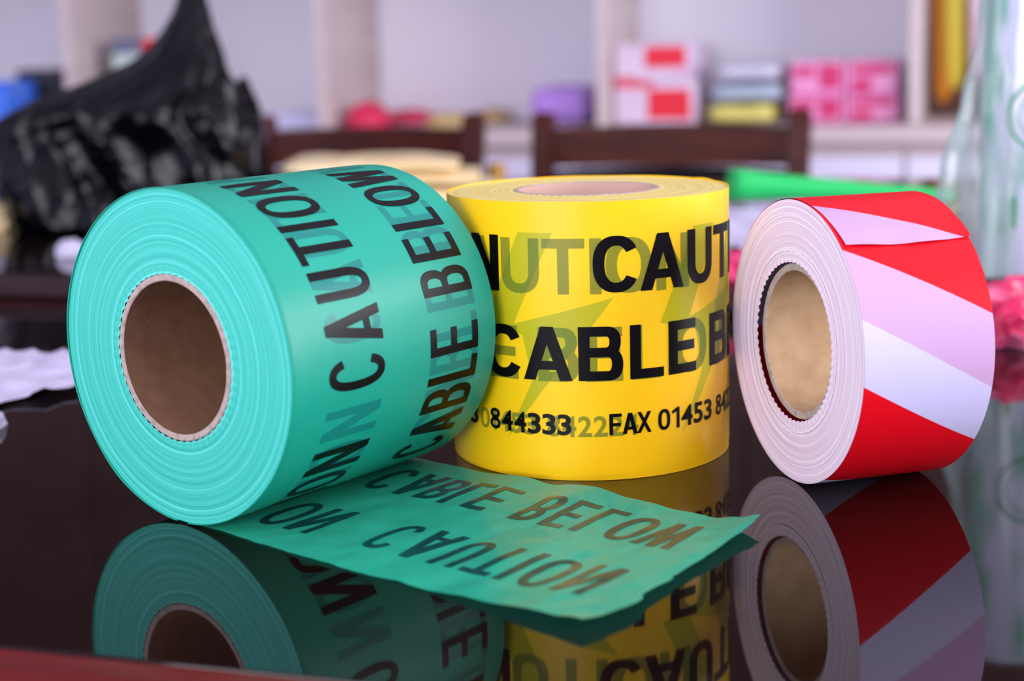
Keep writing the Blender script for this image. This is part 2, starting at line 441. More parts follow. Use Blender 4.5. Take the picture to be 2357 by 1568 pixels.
def core_tube(parent, s0, s1, rin, rout, zc, axis='X', inner=None):
    na = 96; vs, fs, mi = [], [], []
    prof = [(s0 + .0006, rout), (s0, rout - .0006), (s0, rin + .0005), (s0 + .0005, rin), (s1 - .0005, rin), (s1, rin + .0005), (s1, rout - .0006), (s1 - .0006, rout)]
    for (s, r) in prof:
        for j in range(na):
            a = 2 * PI * j / na
            e = .00025 * noise.noise((math.cos(a) * 6, math.sin(a) * 6, s * 50)) if s in (s0, s1) else 0
            r2 = r + e
            vs.append((s, -r2 * math.cos(a), zc + r2 * math.sin(a)) if axis == 'X' else (r2 * math.cos(a), r2 * math.sin(a), s))
    n = len(prof)
    for k in range(n):
        for j in range(na):
            fs.append((k * na + j, k * na + (j + 1) % na, ((k + 1) % n) * na + (j + 1) % na, ((k + 1) % n) * na + j))
            mi.append(0 if k in (3, 7) else 1)
    o = mesh('cardboard_core', vs, fs, [inner or M_card, M_cardrim], parent, mi=mi)
    return shade_auto(o, 14)

# ---------------------------------------------------------------- green roll, lying on its side
GX, GY, GYAW, GR, GW, GC = -.1665, .7441, .9008, .0841, .1485, .042
LIFT = .0007
groll = thing('green_tape_roll', 'green caution tape roll lying on its side with an unrolled tail', 'tape roll', (GX, GY, LIFT), GYAW)
def gmap(dr): 
    def f(x, y):                        # x along the tape (metres of arc from the horizontal), y = -s
        a = x / GR; r = GR + dr
        return (-y, -r * math.cos(a), GR + r * math.sin(a))
    return f
na, ns = 240, 24
vs, fs = [], []
for i in range(ns + 1):
    s = GW * i / ns
    for j in range(na):
        a = 2 * PI * j / na
        e = min(i, ns - i) / ns
        r = GR - .00008 + .00010 * noise.noise((math.cos(a) * 2.2, math.sin(a) * 2.2, s * 28)) - (.0004 if i in (0, ns) else 0)
        vs.append((s, -r * math.cos(a), GR + r * math.sin(a)))
for i in range(ns):
    for j in range(na):
        fs.append((i * na + j, i * na + (j + 1) % na, (i + 1) * na + (j + 1) % na, (i + 1) * na + j))
mesh('tape_surface', vs, fs, M_green, groll, smooth=True)
wound_face('wound_edge', 0, GC, GR - .0004, GR, M_gface, groll, seed=3)
wound_face('wound_edge', GW, GC, GR - .0004, GR, M_gface, groll, seed=5, flip=-1, nr=20, na=120)
# outermost turn standing a little proud of the end
vs, fs = [], []
for j in range(na + 1):
    a = math.radians(-88) + 2 * PI * j / na * .985
    w_ = .0011 + .0008 * noise.noise((math.cos(a) * 2, math.sin(a) * 2, 4)) 
    r = GR + .00005
    for (s, q) in ((-w_, r), (.0004, r + .0001), (.0004, r - .0005), (-w_, r - .0004)):
        vs.append((s, -q * math.cos(a), GR + q * math.sin(a)))
for j in range(na):
    for k in range(4):
        fs.append((j * 4 + k, j * 4 + (k + 1) % 4, (j + 1) * 4 + (k + 1) % 4, (j + 1) * 4 + k))
mesh('outer_turn', vs, fs, M_green, groll, smooth=True)
core_tube(groll, -.0006, GW + .0005, .0384, GC - .0002, GR)
# spiral seam and a torn chip in the core
vs, fs = [], []
for k in range(61):
    a = math.radians(150 + k * 1.6); s = .004 + k * .0016; r = .03825
    for (ds, dr) in ((0, 0), (.0005, .0001)):
        q = r + dr
        vs.append((s + ds, -q * math.cos(a), GR + q * math.sin(a)))
    if k: fs.append((2 * k - 2, 2 * k - 1, 2 * k + 1, 2 * k))
mesh('core_seam', vs, fs, M_cardrim, groll)
L1 = [('C', -9.5, 2), ('A', 5.4, 17.7), ('U', 20.8, 31.4), ('T', 34, 45.3), ('I', 47.5, 50.5), ('O', 53.6, 65.8), ('N', 68.6, 80)]
L2 = [('C', -54, -43), ('A', -41.3, -30), ('B', -28, -18.4), ('L', -16.4, -8), ('E', -5.7, 4.3), ('B', 15.3, 25), ('E', 28, 37.7), ('L', 41, 49.5), ('O', 52, 64), ('W', 65.2, 80)]
DEG = GR * PI / 180
def gitems(shift, k1=(-1, 0, 1), k2=(0,), lo=-86, hi=200):
    it = []
    for (L, ks, y0, y1) in ((L1, k1, -.0613, -.0230), (L2, k2, -.1333, -.0957)):
        for k in ks:
            for c, a, b in L:
                a2, b2 = a + 111.4 * k + shift, b + 111.4 * k + shift
                if a2 > lo and b2 < hi: it.append((c, a2 * DEG, b2 * DEG, y0, y1))
    return it
for nm_, kk in [('caution', dict(k1=(q,), k2=())) for q in (-1, 0, 1)] + [('cable_below', dict(k1=()))]:
    text_obj(nm_ + '_lettering', gitems(0, **kk), gmap(.00022), GB, M_ink, groll)
    text_obj(nm_ + '_under_film', gitems(15.8, **kk), gmap(.00010), GB, M_gghost, groll)['label'] = 'faint blue-green lettering showing through the film'

# the unrolled tail (in the roll's own frame: u to the right of the roll, s along its axis)
def lerp_tab(tab, x):
    if x <= tab[0][0]: return tab[0][1]
    for (a, b), (c, d) in zip(tab, tab[1:]):
        if x <= c:
            k = (x - a) / (c - a); k = k * k * (3 - 2 * k); return b + (d - b) * k
    return tab[-1][1]
ZF = [(-.02, 0), (.06, .0002), (.16, .0006), (.195, .0018), (.225, .0038), (.25, .0063), (.26, .007)]
ZB = [(-.02, 0), (.0, .0012), (.03, .0022), (.07, .0018), (.10, .0030), (.118, .0026), (.14, .0048), (.17, .0026), (.195, .0006), (.215, .0010), (.23, .0032), (.243, .0062), (.255, .008)]
SF = [(-.02, 0), (.02, .001), (.06, -.002), (.10, -.0055), (.17, -.0062), (.25, -.0073)]
UEND = [(-.01, .2495), (.004, .2535), (.022, .2555), (.0315, .2545), (.0325, .2515), (.045, .2508), (.06, .2508), (.0615, .2490), (.09, .2482), (.126, .2455), (.135, .2450), (.15, .2428)]
def flap_z(u, v):                      # v 0..1 across the tape
    zf, zb = lerp_tab(ZF, u), lerp_tab(ZB, u)
    m = .0011 * min(1, max(0, u / .05)) + .0014 * max(0, (u - .2) / .05)
    if v < .5: k = v / .5; k = k ** .7; z = zf + (m - zf) * k
    else: k = (v - .5) / .5; k = k ** 1.8; z = m + (zb - m) * k
    g = min(1, max(0, (u - .01) / .06))
    z += g * .0011 * noise.noise((u * 38, v * 3.0, 1.7)) + g * .0005 * noise.noise((u * 90, v * 10, 5.1))
    return max(z, .00012) - LIFT + .0004
def flap_p(u, s, dz=0):
    sf = lerp_tab(SF, u); v = (s - sf) / (.150 - sf)
    return (s, -u, flap_z(u, min(1, max(0, v))) + dz)
nu, nv = 110, 64
vs, fs = [], []
for i in range(nu + 1):
    for j in range(nv + 1):
        v = j / nv; ue = lerp_tab(UEND, -.0073 + .1573 * v)
        ue += .0004 * noise.noise((v * 60, 2, 3))
        u = -.012 + (ue + .012) * i / nu
        sf = lerp_tab(SF, u)
        s = sf + (.150 - sf) * v
        if j == 0: s += .0005 * noise.noise((u * 120, 0, 1))
        if j == nv: s += .0009 * noise.noise((u * 70, 0, 9))
        vs.append((s, -u, flap_z(u, v)))
for i in range(nu):
    for j in range(nv):
        a = i * (nv + 1) + j
        fs.append((a, a + 1, a + nv + 2, a + nv + 1))
tail = mesh('unrolled_tail', vs, fs, M_gflap, groll, smooth=True)
tail['label'] = 'loose tail of green tape lying face down, torn end curling up'
MM = .001468
def titems():
    it = []
    for c, a, b in L1:
        for k in (-1, 0):
            u0, u1 = .098 + (a + 9.5 + 111.4 * k) * MM, .098 + (b + 9.5 + 111.4 * k) * MM
            if u0 > .024: it.append((c, u0, u1))
    it1 = [(c, a, b, -.0585, -.0195) for c, a, b in it]
    it2 = []
    for c, a, b in L2:
        u0, u1 = .2265 - (80 - a) * MM, .2265 - (80 - b) * MM
        if u0 > 0: it2.append((c, u0, u1, -.1315, -.0935))
    return it1 + it2
T1 = [q for q in titems() if q[3] > -.07]; T2 = [q for q in titems() if q[3] < -.07]
for nm_, tt in (('caution', T1), ('cable_below', T2)):
    text_obj('reversed_%s_lettering' % nm_, tt, lambda x, y: flap_p(x, -y, .00022), GB, M_flapink, tail, .004, .004)
    text_obj(nm_ + '_lettering', tt, lambda x, y: flap_p(x, -y, -.00012), GB, M_ink, tail, .004, .004)

# ---------------------------------------------------------------- yellow roll, standing
YX, YY, YR, YC, YH = .0451, .8805, .0804, .0417, .150
yroll = thing('yellow_tape_roll', 'yellow caution tape roll with a phone number, standing upright', 'tape roll', (YX, YY, 0.0002), 0)
vs, fs = [], []
nz_ = 30
for i in range(nz_ + 1):
    z = YH * i / nz_
    for j in range(na):
        a = 2 * PI * j / na
        r = YR - .00008 + .00012 * noise.noise((math.cos(a) * 2, math.sin(a) * 2, z * 25))
        if i == 0: r -= .0004
        vs.append((r * math.cos(a), r * math.sin(a), z + (.0004 * noise.noise((math.cos(a) * 2, math.sin(a) * 2, 8)) + .0004 if i == nz_ else 0)))
for i in range(nz_):
    for j in range(na):
        fs.append((i * na + j, i * na + (j + 1) % na, (i + 1) * na + (j + 1) % na, (i + 1) * na + j))
mesh('tape_surface', vs, fs, M_yel, yroll, smooth=True)
wound_face('wound_edge', YH - .0004, YC, YR - .0003, 0, M_yface, yroll, axis='Z', seed=11, scal=.0003, amp=.0003)
wound_face('wound_edge', .0004, YC, YR - .0003, 0, M_yface, yroll, axis='Z', seed=12, scal=.0001, amp=.0002, flip=-1, nr=10, na=100)
core_tube(yroll, .0, YH + .0003, .0388, YC - .0002, 0, axis='Z', inner=mat('pinkish cardboard', (214, 176, 158), .85, .2, bump=((140, 140, 140), .25, .0006)))
# loose end of the outer turn, a small fin at the back of the rim
vs, fs = [], []
for k in range(13):
    a = math.radians(18 + k * 1.5); q = YR + .0003 + .0012 * (k / 12) ** 2
    vs += [(q * math.cos(a), q * math.sin(a), .001), (q * math.cos(a), q * math.sin(a), YH + .0009 * math.sin(k / 12 * 3))]
    if k: fs.append((2 * k - 2, 2 * k, 2 * k + 1, 2 * k - 1))
mesh('loose_end', vs, fs, M_yel, yroll, smooth=True)
YD = YR * PI / 180
def ymap(dr):
    r = YR + dr
    return lambda x, y: (r * math.cos(x / YR), r * math.sin(x / YR), y)
def line(s, y0, y1): return [(c, a * YD, b * YD, y0, y1) for c, a, b in s]
CAUT = [('C', -91.3, -73.6), ('A', -73.2, -53.9), ('U', -51.8, -36.5), ('T', -34.9, -18), ('I', -15.8, -11.4), ('O', -9, 9.4), ('N', 11.6, 26.6)]
def sh(L, d): return [(c, a + d, b + d) for c, a, b in L]
PREV = sh(CAUT, -156)
CBL = [('C', -137, -119.6), ('A', -119.1, -99.6), ('B', -97.3, -80.3), ('L', -77.6, -63.6), ('E', -61.4, -47.3), ('B', -38.4, -21.5), ('E', -18.6, -4.6), ('L', -1.9, 12), ('O', 13.6, 32), ('W', 33, 57)]
DW = {'1': 3.2, 'F': 4.8, 'T': 5, 'L': 4.6, 'E': 4.8}
def digits(s, a, step=6.05):
    out = []
    for c in s:
        if c != ' ':
            w_ = DW.get(c, 5.4); out.append((c, a, a + w_))
        a += step * (.62 if c == ' ' else (.72 if c == '1' else 1))
    return out
D1 = digits('844333', -136.1) + digits('01453', -171.5) + [('F', -86, -81.2), ('A', -80.9, -74.9), ('X', -75, -69.4), ('0', -66.3, -60.9), ('1', -60.0, -56.4), ('4', -55.4, -49.4), ('5', -48.8, -43.3), ('3', -42.3, -36.8)] + digits('842224', -33.1, 5.9)
text_obj('caution_lettering', line(CAUT, .1022, .1322), ymap(.00030), YB, M_ink, yroll)
text_obj('caution_lettering', line(PREV, .1022, .1322), ymap(.00030), YB, M_ink, yroll)
text_obj('cable_below_lettering', line(CBL, .0550, .0842), ymap(.00030), YB, M_ink, yroll)
text_obj('phone_number', line(D1[:11], .0251, .0367), ymap(.00030), PB, M_ink, yroll)
text_obj('fax_number', line(D1[11:], .0251, .0367), ymap(.00030), PB, M_ink, yroll)
G1 = [('A', -149, -130), ('U', -128.3, -111.8), ('T', -110.7, -94.3), ('I', -92.5, -88.1), ('O', -86.5, -68.5), ('N', -66.5, -51)]
G2 = [('E', -137, -121.5), ('B', -113, -97), ('E', -94.5, -80.3), ('L', -77, -64.5), ('O', -59, -40.5), ('W', -38, -15)]
GD = digits('01453 842224', -142, 6.0)
text_obj('caution_under_film', line(G1, .1016, .1312), ymap(.00016), YB, M_yghost, yroll)['label'] = 'faint olive lettering showing through the film'
text_obj('cable_below_under_film', line(G2, .0545, .0838), ymap(.00016), YB, M_yghost, yroll)
text_obj('phone_number_under_film', line(GD, .0243, .0358), ymap(.00018), PB, M_yghost, yroll)
def bolt(pts):
    bm = bmesh.new()
    poly = [Vector((a * YD, z, 0)) for a, z in pts]
    vv = [bm.verts.new(p) for p in poly]
    for t in tessellate_polygon([poly]): bm.faces.new([vv[k] for k in t])
    k = math.floor(min(p.x for p in poly) / .0025) * .0025
    while k < max(p.x for p in poly):
        bmesh.ops.bisect_plane(bm, geom=bm.verts[:] + bm.edges[:] + bm.faces[:], plane_co=(k, 0, 0), plane_no=(1, 0, 0)); k += .0025
    f = ymap(.00010)
    for v in bm.verts: v.co = f(v.co.x, v.co.y)
    me = bpy.data.meshes.new('lightning_bolt_under_film'); bm.to_mesh(me); bm.free()
    return link('lightning_bolt_under_film', me, M_ybolt, yroll)
B0 = [(-120.4, .1342), (-106.5, .1342), (-123, .0850), (-83.6, .0996), (-108.6, .0546), (-127.5, .0205), (-115.5, .0546), (-119.5, .0790), (-137, .0840)]
bolt(B0); bolt([(a + 72, z) for a, z in B0])
bolt([(a + 101, z - .004) for a, z in B0])

# ---------------------------------------------------------------- red and white roll
RX, RY, RYAW, RR, RW, RC = .1472, .7923, .2867, .0748, .0715, .0413
rroll = thing('striped_tape_roll', 'red and white striped barrier tape roll standing on its rim', 'tape roll', (RX, RY, .0002), RYAW)
SL = math.radians(-30.3) / .0712       # the stripes climb round the roll
def stripe_mesh(name, bounds, s_of, dr, parent, ns=14, thick=0):
    """bounds: [(a0, a1, slot)] measured in degrees at s = 0"""
    vs, fs, mi = [], [], []
    for a0, a1, slot in bounds:
        n = max(2, int(abs(a1 - a0) / 2)); b0 = len(vs)
        for i in range(n + 1):
            for j in range(ns + 1):
                s = RW * j / ns
                a = math.radians(a0 + (a1 - a0) * i / n) + SL * s
                r = RR + dr
                vs.append((s, -r * math.cos(a), RR + r * math.sin(a)))
        for i in range(n):
            for j in range(ns):
                q = b0 + i * (ns + 1) + j
                fs.append((q, q + 1, q + ns + 2, q + ns + 1)); mi.append(slot)
    return mesh(name, vs, fs, [M_red, M_pink, M_white], parent, smooth=True, mi=mi)
stripe_mesh('striped_surface', [(46.8, 100, 0), (18.2, 46.8, 1), (-7.1, 18.2, 2), (-61, -7.1, 0), (-115, -61, 2), (-169, -115, 0), (-223, -169, 2), (-260, -223, 0)], None, -.0001, rroll)
# the free end laid over the roll; its front edge is set in from the rim
vs, fs, mi = [], [], []
A_E, A_T = 48.7, 128
nA, nS = 60, 28
def fs0(a): return .0003 + .0022 * max(0, 1 - (a - A_E) / 34) ** .8
cells = []
for i in range(nA + 1):
    a = A_E + (A_T - A_E) * (i / nA)
    for j in range(nS + 1):
        s = fs0(a) + (RW + .0006 - fs0(a)) * j / nS
        k = (a - A_E) / 79
        lift = .0002 + .0012 * max(0, 1 - k * 6) * (.4 + .6 * math.sin(s * 95 + .4) ** 2)
        aa = math.radians(a - (1.4 * math.sin(s / RW * PI) if i == 0 else 0))
        r = RR + lift
        vs.append((s, -r * math.cos(aa), RR + r * math.sin(aa)))
bm = bmesh.new()
vv = [bm.verts.new(v) for v in vs]
uvs = [(vs[i][0], math.degrees(math.atan2(vs[i][2] - RR, -vs[i][1]))) for i in range(len(vs))]
# cut the wedge line exactly: red above the line from (s 0.8 mm, 76.2 deg) to (66 mm, 49.5 deg)
def side(s, a): return a - (76.4 - 27.0 * (s - .0008) / .0652)
for i in range(nA):
    for j in range(nS):
        q = [i * (nS + 1) + j, i * (nS + 1) + j + 1, (i + 1) * (nS + 1) + j + 1, (i + 1) * (nS + 1) + j]
        d = [side(*uvs[k]) for k in q]
        if all(x >= 0 for x in d) or all(x < 0 for x in d):
            f = bm.faces.new([vv[k] for k in q]); f.material_index = 0 if d[0] >= 0 else 1
        else:
            P, Ng = [], []
            for k in range(4):
                a, b = q[k], q[(k + 1) % 4]; da, db = d[k], d[(k + 1) % 4]
                (P if da >= 0 else Ng).append(vs[a])
                if (da >= 0) != (db >= 0):
                    t = da / (da - db); m_ = Vector(vs[a]).lerp(Vector(vs[b]), t)
                    P.append(m_); Ng.append(m_)
            for L, slot in ((P, 0), (Ng, 1)):
                if len(L) > 2:
                    f = bm.faces.new([bm.verts.new(x) for x in L]); f.material_index = slot
bmesh.ops.remove_doubles(bm, verts=bm.verts, dist=1e-6)
for f in bm.faces: f.smooth = True
fe = bmobj('free_tape_end', bm, [M_red, M_pink], rroll, smooth=True)
fe['label'] = 'free end of the tape, pink wedge and red'
wound_face('wound_edge', 0, RC + .0006, RR - .0003, RR, M_rface, rroll, seed=21, scal=.0005, amp=.0003, nsc=120)
wound_face('wound_edge', RW, RC, RR - .0003, RR, M_rface, rroll, seed=22, flip=-1, nr=16, na=100)
for (r0, r1, sc_) in ((.0668, .0673, 0), (.0477, .0484, .0004)):
    vs, fs = [], []
    for j in range(161):
        a = math.radians(-60 + j * 1.5) if sc_ == 0 else 2 * PI * j / 160
        for r in (r0, r1):
            rr = r + sc_ * math.sin(42 * a) * .6 + .0006 * noise.noise((math.cos(a), math.sin(a), r * 10))
            vs.append((-.00072, -rr * math.cos(a), RR + rr * math.sin(a)))
        if j: fs.append((2 * j - 2, 2 * j - 1, 2 * j + 1, 2 * j))
    mesh('white_edge_line', vs, fs, M_wline, rroll)
core_tube(rroll, .0022, RW - .001, .0372, RC, RR, inner=M_cardp)

# ---------------------------------------------------------------- shelving along the back wall
SN, SD, PW = 3.5, .36, .70
ZC = .040                              # counter top
T0 = -2.265
bk = thing('shelf_unit', 'tall cream shelf unit with open compartments along the back wall', 'shelf', RP(0, SN, ZC), rz)
for k in range(-1, 6):
    t = T0 + PW * k
    box('side_panel', t, t + .026, 0, SD, 0, 1.55, M_lam, bk, .0015)
box('back_panel', T0 - PW, T0 + 5 * PW, SD + .001, SD + .015, 0, 1.55, M_back, bk, 0)
for k in range(-1, 5):
    t = T0 + PW * k
    for z in (.56, 1.05): box('shelf_board', t + .0265, t + PW - .0005, .01, SD, z, z + .024, M_lam, bk, .001)
M_added_door = mat('added dark brown door', (92, 66, 62), .5, .3, var=((6, 6, 40), (74, 50, 46), .35, .7))  # doors out of view, added so the desk top mirrors something dark
for k in range(-1, 5):
    for q in (0, 1):
        d = box('added_dark_door', T0 + PW * (k + q * .5) + .003, T0 + PW * (k + .5 + q * .5) - .003, -.022, -.0015, .47, 1.57, M_added_door, bk, .002)
box('top_board', T0 - PW, T0 + 5 * PW + .026, 0, SD, 1.551, 1.575, M_lam, bk, .001)
ct = thing('worktop', 'long pale worktop running under the shelf compartments', 'worktop', RP(0, SN, ZC), rz)
box('worktop_slab', T0 - PW - .05, T0 + 5 * PW + .05, -.12, SD + .02, -.034, -.0008, M_lam, ct, .004)
M_door = mat('white cabinet door', (230, 224, 242), .4, .4)
M_han = mat('brushed handle', (150, 148, 152), .35, .5, metallic=1)
cabw = ['far left, behind the black bag', 'behind the black bag', 'behind the left chair', 'behind the right chair', 'beneath the pink packs', 'at the right end below the hanging straps']
for k in range(-1, 5):
    t = T0 + PW * k
    c = thing('base_cabinet', 'white two-door base cabinet ' + cabw[k + 1], 'cabinet', RP(t + PW / 2, SN, FLOOR), rz, 'base cabinets')
    h = ZC - .036 - FLOOR
    box('body', -PW / 2 + .001, PW / 2 - .001, -.08, SD, .0, h, M_lam, c, .001)
    for s in (-1, 1):
        d = box('door', min(0, s * PW / 2) + .004, max(0, s * PW / 2) - .004, -.1, -.081, .08, h - .03, M_door, c, .002)
        box('handle', s * .04 - .006, s * .04 + .006, -.122, -.1, h - .25, h - .12, M_han, d, .004)

# ---------------------------------------------------------------- chairs
def chair(label, p0, p1, ztop):
    """p0, p1: world feet of the two back posts; the chair faces the desk"""
    mid = (p0 + p1) / 2; ang = math.atan2(p1.y - p0.y, p1.x - p0.x); hw = (p1 - p0).length / 2
    c = thing('chair', label, 'chair', (mid.x, mid.y, FLOOR), ang, 'dining chairs behind the second desk')
    H = ztop - FLOOR
    for s in (-1, 1):
        bm = bmesh.new(); rings = []
        for (z, y, wx) in ((0, .05, .016), (.3, .01, .018), (.47, -.02, .02), (.65, -.005, .018), (H - .02, .03, .018), (H - .006, .033, .016), (H, .034, .010)):
            rings.append([bm.verts.new((s * (hw - .012 * (1 - z / H)) + a * wx, y + b * wx * 1.1, z)) for a, b in ((-1, -1), (1, -1), (1, 1), (-1, 1))])
        for r0, r1 in zip(rings, rings[1:]):
            for k in range(4): bm.faces.new((r0[k], r0[(k + 1) % 4], r1[(k + 1) % 4], r1[k]))
        bm.faces.new(rings[0]); bm.faces.new(rings[-1])
        bmesh.ops.bevel(bm, geom=[e for e in bm.edges if abs((e.verts[0].co - e.verts[1].co).z) > .05], offset=.004, segments=2, affect='EDGES')
        bmobj('back_post', bm, M_wood, c)
        bm = bmesh.new(); rings = []
        for (z, wx) in ((0, .015), (.44, .021)):
            rings.append([bm.verts.new((s * (hw - .01) + a * wx, -.40 + b * wx, z)) for a, b in ((-1, -1), (1, -1), (1, 1), (-1, 1))])
        for k in range(4): bm.faces.new((rings[0][k], rings[0][(k + 1) % 4], rings[1][(k + 1) % 4], rings[1][k]))
        bm.faces.new(rings[0]); bm.faces.new(rings[1])
        bmobj('front_leg', bm, M_wood, c)
        box('side_rail', s * (hw - .005) - .011, s * (hw - .005) + .011, -.38, -.03, .37, .43, M_wood, c, .003)
    def rail(name, z0, z1, m, d=.011, bow=.012):
        bm = bmesh.new(); rings = []
        for i in range(9):
            f = i / 8; x = (-1 + 2 * f) * (hw - .016); y = .018 + bow * math.sin(f * PI) + (z0 + z1) / 2 * .02
            t_ = .006 * math.sin(f * PI)
            rings.append([bm.verts.new((x, y + a * d, z)) for a, z in ((-1, z0), (1, z0), (1, z1 - .006 + t_), (-1, z1 - .006 + t_))])
        for r0, r1 in zip(rings, rings[1:]):
            for k in range(4): bm.faces.new((r0[k], r0[(k + 1) % 4], r1[(k + 1) % 4], r1[k]))
        bm.faces.new(rings[0]); bm.faces.new(rings[-1])
        shade_auto(bmobj(name, bm, m, c), 40)
    rail('top_rail', H - .095, H - .024, M_wood)
    rail('back_pad', .60, H - .097, M_pad, .016)
    rail('lower_rail', .545, .598, M_wood)
    box('front_rail', -hw + .02, hw - .02, -.41, -.39, .37, .43, M_wood, c, .003)
    box('seat_cushion', -hw + .005, hw - .005, -.43, -.03, .431, .475, M_pad, c, .012, 3)
    return c
CN = 2.62
q0, q1 = px_n(592, 290, CN), px_n(1078, 272, CN)
chair('dark wood chair at left, beside the black bag, behind the cream film', Vector((q0.x, q0.y, 0)), Vector((q1.x, q1.y, 0)), (q0.z + q1.z) / 2 + .013)
q2, q3 = px_n(1240, 268, CN - .03), px_n(1838, 260, CN - .03)
chair('dark wood chair at right, behind the yellow roll and green film tube', Vector((q2.x, q2.y, 0)), Vector((q3.x, q3.y, 0)), (q2.z + q3.z) / 2 + .006)

# ---------------------------------------------------------------- crumpled things
def crumple(name, label, cat, c, rx, ry, h, m, seed=0, rot=0, amp=.25, freq=3, flat=.5, n=40, group=None, lobes=None):
    """soft heap with folds resting on its base"""
    vs, fs = [], []
    nl = n // 2
    cs, sn = math.cos(rot), math.sin(rot)
    for i in range(nl + 1):
        f = i / nl; el = f * PI / 2
        for j in range(n * 2):
            a = 2 * PI * j / (n * 2)
            d = Vector((math.cos(a) * math.cos(el), math.sin(a) * math.cos(el), math.sin(el)))
            r = 1 + amp * (1 - abs(noise.noise(d * freq + Vector((seed, seed * 2, 0)))) * 3) * .6 + amp * .5 * noise.noise(d * freq * 2.6 + Vector((seed * 3, 0, 0)))
            sq = (abs(d.x) ** 3 + abs(d.y) ** 3 + abs(d.z) ** 3) ** (-1 / 3) if flat else 1
            k = r * (1 + (sq - 1) * flat)
            x, y, z = d.x * rx * k, d.y * ry * k, max(0, d.z * h * k)
            vs.append((x * cs - y * sn, x * sn + y * cs, z))
    w_ = n * 2
    for i in range(nl):
        for j in range(w_):
            fs.append((i * w_ + j, i * w_ + (j + 1) % w_, (i + 1) * w_ + (j + 1) % w_, (i + 1) * w_ + j))
    fs.append(tuple(range(w_ - 1, -1, -1)))
    o = mesh(name, vs, fs, m, None, smooth=True); o.location = c
    return tag(o, label, cat, group)
def sheet(name, label, cat, corners, m, z0, seed=0, amp=.004, n=36, group=None, thick=.0004, edge=.006):
    """crumpled flat sheet on a desk, four corners in world xy"""
    vs, fs = [], []
    A, B, C, D = [Vector((c[0], c[1], 0)) for c in corners]
    for i in range(n + 1):
        for j in range(n + 1):
            u, v = i / n, j / n
            p = (A * (1 - u) + B * u) * (1 - v) + (D * (1 - u) + C * u) * v
            b = noise.noise((u * 3 + seed, v * 3, seed))
            r = 1 - abs(noise.noise((u * 4, v * 4 + seed, 2))) * 2
            if i in (0, n) or j in (0, n):
                p = p + Vector((noise.noise((u * 9, v * 9, seed)), noise.noise((u * 9, v * 9, seed + 4)), 0)) * edge
            z = max(.0006, amp * (.6 + b + .5 * r))
            vs.append((p.x, p.y, z0 + z))
    for i in range(n):
        for j in range(n):
            a = i * (n + 1) + j
            fs.append((a, a + n + 1, a + n + 2, a + 1))
    b0 = len(vs); vs += [(x, y, z - thick) for x, y, z in vs]
    fs += [tuple(reversed([k + b0 for k in f])) for f in fs]
    ring = [i * (n + 1) for i in range(n + 1)] + [n * (n + 1) + j for j in range(1, n + 1)] + [i * (n + 1) + n for i in range(n - 1, -1, -1)] + [j for j in range(n - 1, 0, -1)]
    for k in range(len(ring)):
        a, b = ring[k], ring[(k + 1) % len(ring)]; fs.append((b, a, a + b0, b + b0))
    ctr = (A + B + C + D) / 4
    vs = [(x - ctr.x, y - ctr.y, z - z0) for x, y, z in vs]
    o = mesh(name, vs, fs, m, None, smooth=True); o.location = (ctr.x, ctr.y, z0)
    return tag(o, label, cat, group)

# big black bag on the second desk: lofted from its outline, folded by noise
BY = 1.92
prof = [(552, 40, 540), (530, 10, 575), (480, -16, 592), (400, -34, 594), (330, -36, 580), (296, -10, 562), (262, 72, 546), (235, 170, 532), (215, 218, 524), (180, 288, 515), (150, 330, 504), (120, 354, 495), (95, 372, 488), (65, 391, 480), (30, 402, 470), (0, 408, 460), (-30, 414, 456), (-70, 416, 458), (-130, 410, 466), (-165, 404, 474)]
def bag_loft():
    rows = []
    for (y, x0, x1) in prof:
        a, b = px_y(x0, y, BY), px_y(x1, y, BY)
        rows.append(((a.z + b.z) / 2, a.x, b.x))
    zb = rows[0][0]
    rows = [(z - zb, a, b) for z, a, b in rows]
    vs, fs = [], []; nj = 96; ni = 90
    zs = [r[0] for r in rows]
    def at(z):
        for r0, r1 in zip(rows, rows[1:]):
            if z <= r1[0]:
                k = (z - r0[0]) / (r1[0] - r0[0]); return r0[1] + (r1[1] - r0[1]) * k, r0[2] + (r1[2] - r0[2]) * k
        return rows[-1][1], rows[-1][2]
    for i in range(ni + 1):
        z = zs[-1] * (i / ni); a, b = at(z); cx, hx = (a + b) / 2, (b - a) / 2
        hy = min(hx * .9, .13 + .0 * z)
        g = min(1, hx / .06)
        for j in range(nj):
            th = 2 * PI * j / nj
            d = Vector((math.cos(th), math.sin(th), z * 7))
            # folds gather towards the neck
            conv = Vector((math.cos(th) * 1.9 + z * 3, math.sin(th) * 1.9, z * 10 + math.cos(th) * 2.2))
            r = 1 - .16 * g * (abs(noise.noise(conv)) * 2.2) + .07 * noise.noise(d * 2.4) * g - .05 * abs(noise.noise(conv * 2.7)) * 2
            r *= 1.03
            vs.append((cx + hx * r * math.cos(th), hy * r * math.sin(th), z + (.012 * g * noise.noise(conv * 1.6) if 0 < i < ni else 0)))
    for i in range(ni):
        for j in range(nj):
            fs.append((i * nj + j, i * nj + (j + 1) % nj, (i + 1) * nj + (j + 1) % nj, (i + 1) * nj + j))
    fs.append(tuple(range(nj - 1, -1, -1))); fs.append(tuple(range(ni * nj, ni * nj + nj)))
    vs = [(x, y, max(0, z)) for x, y, z in vs]
    o = mesh('plastic_bag', vs, fs, M_black, None, smooth=True)
    o.location = (0, BY + .02, Z2 + .0005)
    return tag(o, 'large crumpled black plastic bag with its neck pulled upwards', 'bag')
bag_loft()
p = px_y(562, 300, 2.14)
